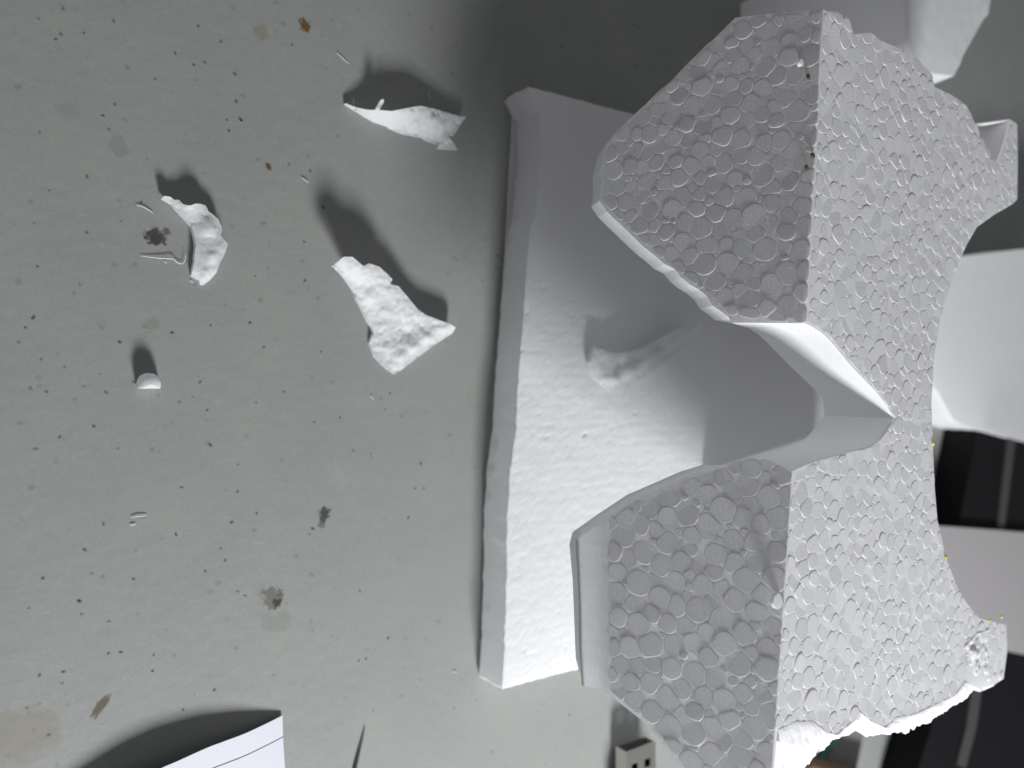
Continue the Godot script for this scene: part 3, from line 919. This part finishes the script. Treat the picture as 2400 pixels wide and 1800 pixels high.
# an uneven flake: its outline with heights, further heights inside, and a thickness
func flake(called: String, outline: Array, inside: Array, thick: float, floor_y: float, step: float, relief: float, label: String, category: String, parent: Node = self, base := Vector3.ZERO) -> MeshInstance3D:
	var rim := []
	var shift := Vector3.ZERO
	for p in outline:
		shift += p
	shift = Vector3(shift.x / outline.size(), floor_y, shift.z / outline.size())
	for n in outline.size():
		var p: Vector3 = outline[n]
		var q: Vector3 = outline[(n + 1) % outline.size()]
		var cuts := maxi(1, int(p.distance_to(q) / step))
		for k in cuts:
			rim.append(p.lerp(q, k / float(cuts)))
	var poly := PackedVector2Array()
	for p in rim:
		poly.append(Vector2(p.x, p.z))
	var known := rim.duplicate()
	known.append_array(inside)
	var pts := poly.duplicate()
	var box := Rect2(poly[0], Vector2.ZERO)
	for p in poly:
		box = box.expand(p)
	var y := box.position.y
	while y < box.end.y:
		var x := box.position.x
		while x < box.end.x:
			var p := Vector2(x + rng.randf() * step * 0.4, y + rng.randf() * step * 0.4)
			if Geometry2D.is_point_in_polygon(p, poly):
				var clear := true
				for q in poly:
					if p.distance_squared_to(q) < step * step * 0.3:
						clear = false
						break
				if clear:
					pts.append(p)
			x += step
		y += step
	var v := PackedVector3Array()
	var n_rim := poly.size()
	for k in pts.size():
		var p := pts[k]
		var h := 0.0
		if k < n_rim:
			h = rim[k].y
		else:
			var sum := 0.0
			for q in known:
				var w := 1.0 / pow((0.05 if not inside.has(q) else 1.2) + p.distance_squared_to(Vector2(q.x, q.z)), 1.5)
				if inside.has(q):
					w *= 3.0
				h += q.y * w
				sum += w
			h = h / sum + relief * (0.5 * fine.get_noise_2d(p.x * 0.5, p.y * 0.5) + 0.35 * fine.get_noise_2d(p.x * 1.7, p.y * 1.7) - 1.3 * pow(cell_height(p, 2.6, 3), 3.0))
		v.append(Vector3(p.x, maxf(h, floor_y + 0.25), p.y))
	var tri := Geometry2D.triangulate_delaunay(pts)
	var i := PackedInt32Array()
	for k in range(0, tri.size(), 3):
		var m := (pts[tri[k]] + pts[tri[k + 1]] + pts[tri[k + 2]]) / 3.0
		if Geometry2D.is_point_in_polygon(m, poly):
			var turn := (pts[tri[k + 1]] - pts[tri[k]]).cross(pts[tri[k + 2]] - pts[tri[k]])
			i.append_array([tri[k], tri[k + 1], tri[k + 2]] if turn > 0 else [tri[k], tri[k + 2], tri[k + 1]])
	var half := i.size()
	var total := v.size()
	for k in total:
		v.append(Vector3(v[k].x, maxf(floor_y + 0.02, v[k].y - thick), v[k].z))
	for k in range(0, half, 3):
		i.append_array([i[k] + total, i[k + 2] + total, i[k + 1] + total])
	var clockwise := Geometry2D.is_polygon_clockwise(poly)
	for k in n_rim:
		var a := v.size()
		var b := (k + 1) % n_rim
		v.append_array([v[k], v[b], v[k + total], v[b + total]])
		i.append_array([a, a + 1, a + 2, a + 1, a + 3, a + 2] if not clockwise else [a, a + 2, a + 1, a + 1, a + 2, a + 3])
	var o := part(called, mesh_of(v, i, PackedVector2Array(), false, shift * MM), M.scrap if parent == self else M.cut, parent, shift * MM - base)
	if parent == self:
		tag(o, label, category, "foam scraps")
	return o


func build_scraps():
	flake("foam_scrap", [Vector3(70.9, 8.0, -27.0), Vector3(72.9, 9.0, -29.0), Vector3(75.0, 9.0, -29.2), Vector3(77.4, 8.5, -27.8), Vector3(78.2, 8.0, -27.4), Vector3(79.7, 8.0, -28.2), Vector3(82.5, 7.5, -27.7), Vector3(84.8, 7.0, -26.3), Vector3(86.4, 6.5, -25.1), Vector3(86.1, 6.0, -24.1), Vector3(87.1, 6.0, -23.9), Vector3(88.4, 6.0, -23.6), Vector3(90.4, 5.5, -21.9), Vector3(92.4, 5.0, -20.2), Vector3(94.5, 4.5, -18.4), Vector3(96.9, 4.0, -17.3), Vector3(100.9, 4.0, -16.1), Vector3(104.3, 4.0, -15.2), Vector3(105.9, 3.5, -14.5), Vector3(105.5, 2.6, -13.1), Vector3(100.3, 1.6, -9.7), Vector3(92.6, 1.0, -4.2), Vector3(91.7, 0.6, -3.4), Vector3(90.0, 0.5, -2.4), Vector3(87.7, 0.5, -3.8), Vector3(86.0, 0.5, -5.2), Vector3(84.3, 0.6, -6.9), Vector3(83.0, 1.0, -10.0), Vector3(83.3, 1.4, -11.1), Vector3(83.9, 1.6, -12.4), Vector3(83.2, 2.0, -13.9), Vector3(81.9, 2.4, -15.3), Vector3(80.0, 3.2, -18.2), Vector3(78.2, 4.2, -20.4), Vector3(77.9, 4.4, -21.4), Vector3(76.8, 5.0, -22.5), Vector3(74.8, 6.2, -24.3), Vector3(72.6, 7.4, -25.9)], [Vector3(103.0, 4.6, -14.7), Vector3(98.4, 3.9, -11.8), Vector3(94.5, 3.4, -9.4), Vector3(91.0, 2.6, -6.8), Vector3(90.1, 1.6, -4.2), Vector3(96.1, 2.6, -14.5), Vector3(92.2, 2.0, -12.2), Vector3(99.5, 3.0, -14.9), Vector3(88.0, 2.2, -9.4), Vector3(85.8, 3.2, -14.5), Vector3(81.3, 5.6, -21.3), Vector3(85.8, 4.4, -18.6), Vector3(74.6, 8.6, -26.4)], 1.3, 0.0, 0.5, 0.3, "largest loose foam scrap, torn and folded at its wide foot, on the bare table", "scrap")
	flake("foam_scrap", [Vector3(76.7, 1.2, -67.0), Vector3(79.0, 2.4, -66.1), Vector3(81.4, 3.6, -65.7), Vector3(82.8, 4.8, -65.6), Vector3(83.8, 5.7, -68.0), Vector3(84.5, 5.7, -68.3), Vector3(84.7, 5.4, -67.6), Vector3(83.8, 4.8, -65.8), Vector3(86.4, 6.0, -65.7), Vector3(90.3, 5.7, -67.2), Vector3(94.7, 5.1, -68.9), Vector3(99.6, 3.9, -69.4), Vector3(103.9, 3.0, -69.5), Vector3(107.3, 2.4, -69.6), Vector3(110.0, 2.0, -69.9), Vector3(109.1, 1.8, -68.7), Vector3(108.3, 1.4, -67.4), Vector3(107.5, 1.2, -65.9), Vector3(106.8, 1.0, -64.8), Vector3(104.8, 1.1, -64.8), Vector3(106.3, 0.7, -63.6), Vector3(107.7, 0.4, -62.3), Vector3(108.3, 0.4, -61.5), Vector3(105.2, 0.3, -61.0), Vector3(102.3, 0.3, -60.8), Vector3(102.7, 0.5, -62.2), Vector3(102.2, 0.5, -61.9), Vector3(98.6, 0.5, -62.3), Vector3(98.0, 0.6, -62.8), Vector3(92.3, 0.5, -62.7), Vector3(88.5, 0.5, -63.4), Vector3(88.0, 0.6, -63.8), Vector3(84.4, 0.5, -64.2), Vector3(81.4, 0.6, -65.2), Vector3(79.8, 0.7, -65.9)], [Vector3(89.2, 3.2, -64.5), Vector3(94.6, 4.2, -65.2), Vector3(97.9, 2.6, -64.6), Vector3(102.5, 3.2, -66.4), Vector3(93.6, 1.6, -64.1), Vector3(99.1, 4.8, -67.0), Vector3(83.6, 3.0, -65.0)], 1.0, 0.0, 0.45, 0.4, "thin pointed foam scrap standing on edge nearest the top of the picture", "scrap")
	flake("foam_scrap", [Vector3(35.6, 2.6, -38.7), Vector3(36.0, 2.8, -39.1), Vector3(37.1, 2.6, -39.1), Vector3(37.9, 2.4, -38.6), Vector3(38.8, 2.6, -38.7), Vector3(39.6, 3.0, -37.8), Vector3(40.3, 3.4, -37.6), Vector3(41.0, 3.6, -37.6), Vector3(41.9, 3.8, -38.1), Vector3(42.9, 3.6, -38.2), Vector3(44.0, 3.2, -38.1), Vector3(44.4, 3.0, -37.6), Vector3(44.7, 3.0, -36.9), Vector3(45.7, 3.0, -36.3), Vector3(46.8, 2.8, -35.5), Vector3(47.6, 2.6, -33.9), Vector3(47.7, 2.6, -33.0), Vector3(47.4, 2.8, -32.1), Vector3(47.9, 3.0, -31.2), Vector3(48.8, 3.0, -30.4), Vector3(48.4, 3.0, -29.0), Vector3(48.0, 2.8, -27.8), Vector3(47.6, 2.6, -26.9), Vector3(47.1, 2.6, -25.9), Vector3(46.6, 2.0, -24.0), Vector3(45.5, 1.2, -22.5), Vector3(44.2, 0.8, -21.4), Vector3(43.5, 0.8, -21.4), Vector3(43.2, 1.0, -22.4), Vector3(41.6, 1.4, -23.2), Vector3(41.8, 1.8, -24.5), Vector3(42.1, 2.0, -26.2), Vector3(42.1, 2.2, -27.7), Vector3(42.3, 2.2, -29.4), Vector3(42.1, 2.2, -30.9), Vector3(41.9, 2.2, -31.8), Vector3(41.7, 2.2, -32.6), Vector3(41.4, 2.2, -33.7), Vector3(40.5, 2.0, -34.8), Vector3(39.5, 2.0, -35.8), Vector3(38.5, 2.0, -36.8), Vector3(37.5, 2.2, -37.9)], [Vector3(44.6, 3.9, -34.1), Vector3(45.5, 3.9, -33.2), Vector3(44.2, 3.8, -32.7), Vector3(43.2, 2.4, -31.0), Vector3(46.2, 2.6, -31.4), Vector3(45.5, 3.6, -27.4), Vector3(44.4, 2.9, -23.7), Vector3(44.0, 2.2, -22.8), Vector3(40.5, 3.0, -35.5), Vector3(44.0, 2.6, -22.8)], 1.8, 0.0, 0.45, 0.2, "curved foam shard with one round bead, next to a fine thread", "scrap")
	flake("foam_scrap", [Vector3(141.5, 15.0, -5.9), Vector3(142.6, 15.5, -10.0), Vector3(147.2, 15.5, -8.9), Vector3(150.9, 16.0, -8.5), Vector3(157.9, 17.0, -9.7), Vector3(163.7, 18.0, -12.5), Vector3(169.2, 19.0, -15.4), Vector3(174.3, 19.5, -17.1), Vector3(179.4, 19.5, -17.9), Vector3(181.4, 18.5, -16.6), Vector3(178.3, 15.5, -11.5), Vector3(172.2, 14.0, -7.2), Vector3(165.0, 13.2, -2.7), Vector3(158.8, 12.8, 0.0), Vector3(153.0, 12.6, 2.2), Vector3(150.6, 12.6, 1.9), Vector3(147.8, 12.8, 0.4), Vector3(144.8, 13.0, -1.4), Vector3(143.0, 14.0, -3.5)], [Vector3(175.9, 20.0, -15.9), Vector3(170.5, 19.0, -12.5), Vector3(163.7, 18.0, -8.5), Vector3(156.4, 17.0, -4.5), Vector3(150.7, 16.2, -1.4), Vector3(147.1, 15.8, -0.8), Vector3(146.2, 14.2, -5.9), Vector3(152.7, 14.0, -6.0), Vector3(159.1, 14.2, -7.5), Vector3(166.8, 15.0, -10.9)], 1.6, SLAB_Y + 0.2, 0.6, 0.25, "grey foam chip lying on the slab in front of the notch", "scrap")
	var nub: Vector3 = [Vector3(33.2, 0.0, 0.0)][0]
	var v := PackedVector3Array()
	var i := PackedInt32Array()
	# a cut half bead: rounded at the back, straight at the front
	var prof := [[0.0, 0.92], [0.7, 1.02], [2.2, 1.0], [3.2, 0.86], [3.7, 0.62], [3.85, 0.0]]
	var sides := 28
	for q in prof:
		for k in sides:
			var a := TAU * k / sides
			var d := Vector2(cos(a) * 2.25, sin(a) * 2.2)
			d.y = minf(d.y, 0.95)
			d *= q[1] * (1.0 + 0.05 * fine.get_noise_2d(d.x * 0.6, d.y * 0.6 + q[0]))
			v.append(Vector3(d.x, q[0], d.y))
	for r in prof.size() - 1:
		for k in sides:
			var a := r * sides + k
			var b := r * sides + (k + 1) % sides
			i.append_array([a, b, a + sides, b, b + sides, a + sides])
	var o := part("foam_crumb", mesh_of(v, i), M.scrap, self, nub * MM)
	tag(o, "single small foam crumb alone on the bare table", "crumb")


# ---------------------------------------------------------------- paper and small things

func build_paper():
	var edge := [Vector3(61.6, 0.6, 75.7), Vector3(59.2, 1.3, 76.0), Vector3(52.9, 2.8, 76.7), Vector3(48.2, 3.5, 77.0), Vector3(44.1, 4.0, 77.3), Vector3(38.1, 4.5, 78.3), Vector3(35.1, 4.6, 78.8), Vector3(28.7, 4.5, 80.4), Vector3(19.7, 3.8, 83.3)]
	var side := [Vector3(61.6, 0.6, 75.7), Vector3(61.8, 0.5, 81.3), Vector3(62.3, 0.4, 88.0), Vector3(63.1, 0.4, 98.0)]
	var c := Curve3D.new()
	for n in edge.size():
		var t: Vector3 = (edge[mini(n + 1, edge.size() - 1)] - edge[maxi(n - 1, 0)]) / 6.0
		c.add_point(edge[n], -t, t)
	var s := Curve3D.new()
	for p in side:
		s.add_point(p - side[0])
	var nu := 60
	var nv := 24
	var v := PackedVector3Array()
	var uv := PackedVector2Array()
	var i := PackedInt32Array()
	for layer in 2:
		for a in nu + 1:
			for b in nv + 1:
				var p := c.sample_baked(c.get_baked_length() * a / nu)
				var q := s.sample_baked(s.get_baked_length() * b / nv)
				var y := maxf(0.35, p.y * (1.0 - 0.25 * b / nv) + q.y)
				v.append(Vector3(p.x + q.x, y - 0.12 * layer, p.z + q.z))
				uv.append(Vector2(a / float(nu), s.get_baked_length() * b / nv / 40.0))
	var per := (nu + 1) * (nv + 1)
	for a in nu:
		for b in nv:
			var k := a * (nv + 1) + b
			i.append_array([k, k + 1, k + nv + 1, k + 1, k + nv + 2, k + nv + 1])
			k += per
			i.append_array([k, k + nv + 1, k + 1, k + 1, k + nv + 1, k + nv + 2])
	var img := Image.create(64, 512, false, Image.FORMAT_RGB8)
	img.fill(Color(0.83, 0.83, 0.865))
	for n in 5:
		img.fill_rect(Rect2i(0, 62 + n * 102, 64, 3), Color(0.20, 0.20, 0.26))
	var m := plain(Color.WHITE, 0.8)
	m.albedo_texture = ImageTexture.create_from_image(img)
	m.albedo_color = Color.WHITE
	var o := part("ruled_paper", mesh_of(v, i, uv), m, self)
	tag(o, "white ruled sheet of paper with a curled-up edge at the bottom left", "paper")


func build_small_things():
	var fibres := [[Vector3(31.86, 0.26, -26.55), Vector3(33.89, 0.36, -26.46), Vector3(36.26, 0.57, -26.38), Vector3(38.01, 0.67, -26.43), Vector3(38.9, 0.5, -25.81), Vector3(40.03, 0.43, -25.64), Vector3(40.49, 0.71, -26.56), Vector3(40.51, 0.99, -27.43)],
	[Vector3(36.41, 0.26, -25.89), Vector3(36.91, 0.26, -25.49)],
	[Vector3(41.54, 0.26, -22.23), Vector3(42.13, 0.36, -21.71)],
	[Vector3(66.24, 0.26, -47.94), Vector3(67.13, 0.36, -47.36), Vector3(67.87, 0.29, -46.98)],
	[Vector3(31.04, 0.26, -36.98), Vector3(32.5, 0.32, -36.71), Vector3(34.32, 0.26, -35.7)],
	[Vector3(83.67, 0.26, 2.82), Vector3(84.35, 0.26, 3.77)],
	[Vector3(29.99, 0.26, 27.52), Vector3(31.43, 0.36, 27.38), Vector3(33.08, 0.29, 27.37)],
	[Vector3(29.83, 0.26, 29.09), Vector3(30.96, 0.29, 29.02)],
	[Vector3(107.06, 0.26, 75.2), Vector3(108.23, 0.26, 75.67)],
	[Vector3(74.94, 0.26, -78.94), Vector3(77.33, 0.26, -77.45), Vector3(77.98, 0.26, -76.89)],
	[Vector3(85.05, 7.5, -25.11), Vector3(85.16, 8.4, -23.5), Vector3(85.71, 8.2, -21.93)],
	[Vector3(70.28, 8.0, -27.33), Vector3(70.85, 8.6, -26.33), Vector3(71.84, 8.2, -25.68)],
	[Vector3(100.18, 0.29, -75.96), Vector3(99.89, 0.36, -74.13), Vector3(100.43, 0.29, -72.73)]]
	var told := ["bent pale thread lying beside the curved foam shard", "tiny pale hair under the bent thread", "short pale hair at the foot of the curved shard", "pale hair between the standing scrap and the curved shard",
		"faint pale hair to the left of the curved shard's tip", "short pale hair below the largest scrap", "long pale hair at mid-left, upper one of a pair", "short pale hair at mid-left, lower one of a pair", "tiny pale hair left of the slab's lower corner",
		"fine pale hair left of the standing scrap's shadow", "shiny hair across the middle of the largest scrap", "shiny hair at the tip of the largest scrap", "pale hair lying in the standing scrap's shadow"]
	for n in fibres.size():
		var f: Array = fibres[n]
		var c := Curve3D.new()
		for k in f.size():
			var t: Vector3 = (f[mini(k + 1, f.size() - 1)] - f[maxi(k - 1, 0)]) / 6.0
			c.add_point(f[k], -t, t)
		c.bake_interval = 0.25
		var path := Array(c.get_baked_points())
		var radii := []
		for k in path.size():
			radii.append(0.08 * (0.5 + 0.5 * sin(PI * (k + 0.5) / path.size())))
		var mid: Vector3 = path[0]
		for k in path.size():
			path[k] = path[k] - mid
		var o := part("foam_hair", tube(path, radii, 6), M.fibre, self, mid * MM)
		tag(o, told[n], "hair", "loose hairs")
	# plug
	var at: Vector3 = [Vector3(167.9, 5.0, 112.1)][0]
	var plug := thing("metal_plug", Vector3(at.x, 0, at.z) * MM, "metal connector plug on the table at the bottom edge, below the lower lobe", "plug")
	var shell := CSGCombiner3D.new()
	shell.name = "shell"
	plug.add_child(shell)
	for b in [[Vector3(12, 4.6, 16), Vector3(0, 5.0, 4.0), 0], [Vector3(11.3, 3.9, 14), Vector3(0, 5.0, 2.0), 2], [Vector3(2.4, 2.0, 2.4), Vector3(-2.6, 7.2, 1.5), 2], [Vector3(2.4, 2.0, 2.4), Vector3(2.6, 7.2, 1.5), 2]]:
		var x := CSGBox3D.new()
		x.name = "cut" if b[2] else "case"
		x.size = b[0] * MM
		x.position = b[1] * MM
		x.operation = b[2]
		x.material = M.metal
		shell.add_child(x, true)
	part("tongue", upright([Vector2(-5.4, -2), Vector2(5.4, -2), Vector2(5.4, 9), Vector2(-5.4, 9)], 3.2, 5.0), M.black, plug)
	part("grip", upright([Vector2(-8, 12), Vector2(8, 12), Vector2(8, 40), Vector2(-8, 40)], 0.2, 10.0), M.black, plug)
	# wire, stick, sliver
	var w := [Vector3(290.2, 1.6, 117.0), Vector3(278.4, 2.2, 129.0), Vector3(271.7, 2.6, 135.3), Vector3(267.1, 2.0, 139.9), Vector3(262.4, 1.6, 145.2), Vector3(254.9, 1.4, 153.3)]
	var c2 := Curve3D.new()
	for k in w.size():
		var t: Vector3 = (w[mini(k + 1, w.size() - 1)] - w[maxi(k - 1, 0)]) / 6.0
		c2.add_point(w[k], -t, t)
	c2.bake_interval = 1.5
	var path2 := Array(c2.get_baked_points())
	var r2 := []
	for k in path2.size():
		r2.append(1.1)
	var wire := part("green_wire", tube(path2, r2, 12), M.green, self)
	tag(wire, "dark green wire coming out from under the lower lobe at the bottom", "wire")
	var st := [Vector3(249.8, 5.0, 137.9), Vector3(290.5, 5.0, 155.2)]
	var stick := part("wooden_stick", tube([st[0], st[0].lerp(st[1], 0.5), st[1]], [4.5, 4.5, 4.5], 6), M.wood, self)
	tag(stick, "brown wooden stick at the bottom edge beside the green wire", "stick")
	var sl := [Vector3(82.1, 0.3, 83.4), Vector3(81.5, 0.4, 86.0), Vector3(80.5, 0.5, 89.4), Vector3(79.6, 0.6, 92.7), Vector3(78.7, 0.6, 96.6)]
	var sliver := part("brown_sliver", tube(sl, [0.08, 0.16, 0.25, 0.32, 0.36], 8), M.brown, self)
	tag(sliver, "thin brown sliver at the bottom edge, between paper and slab", "sliver")
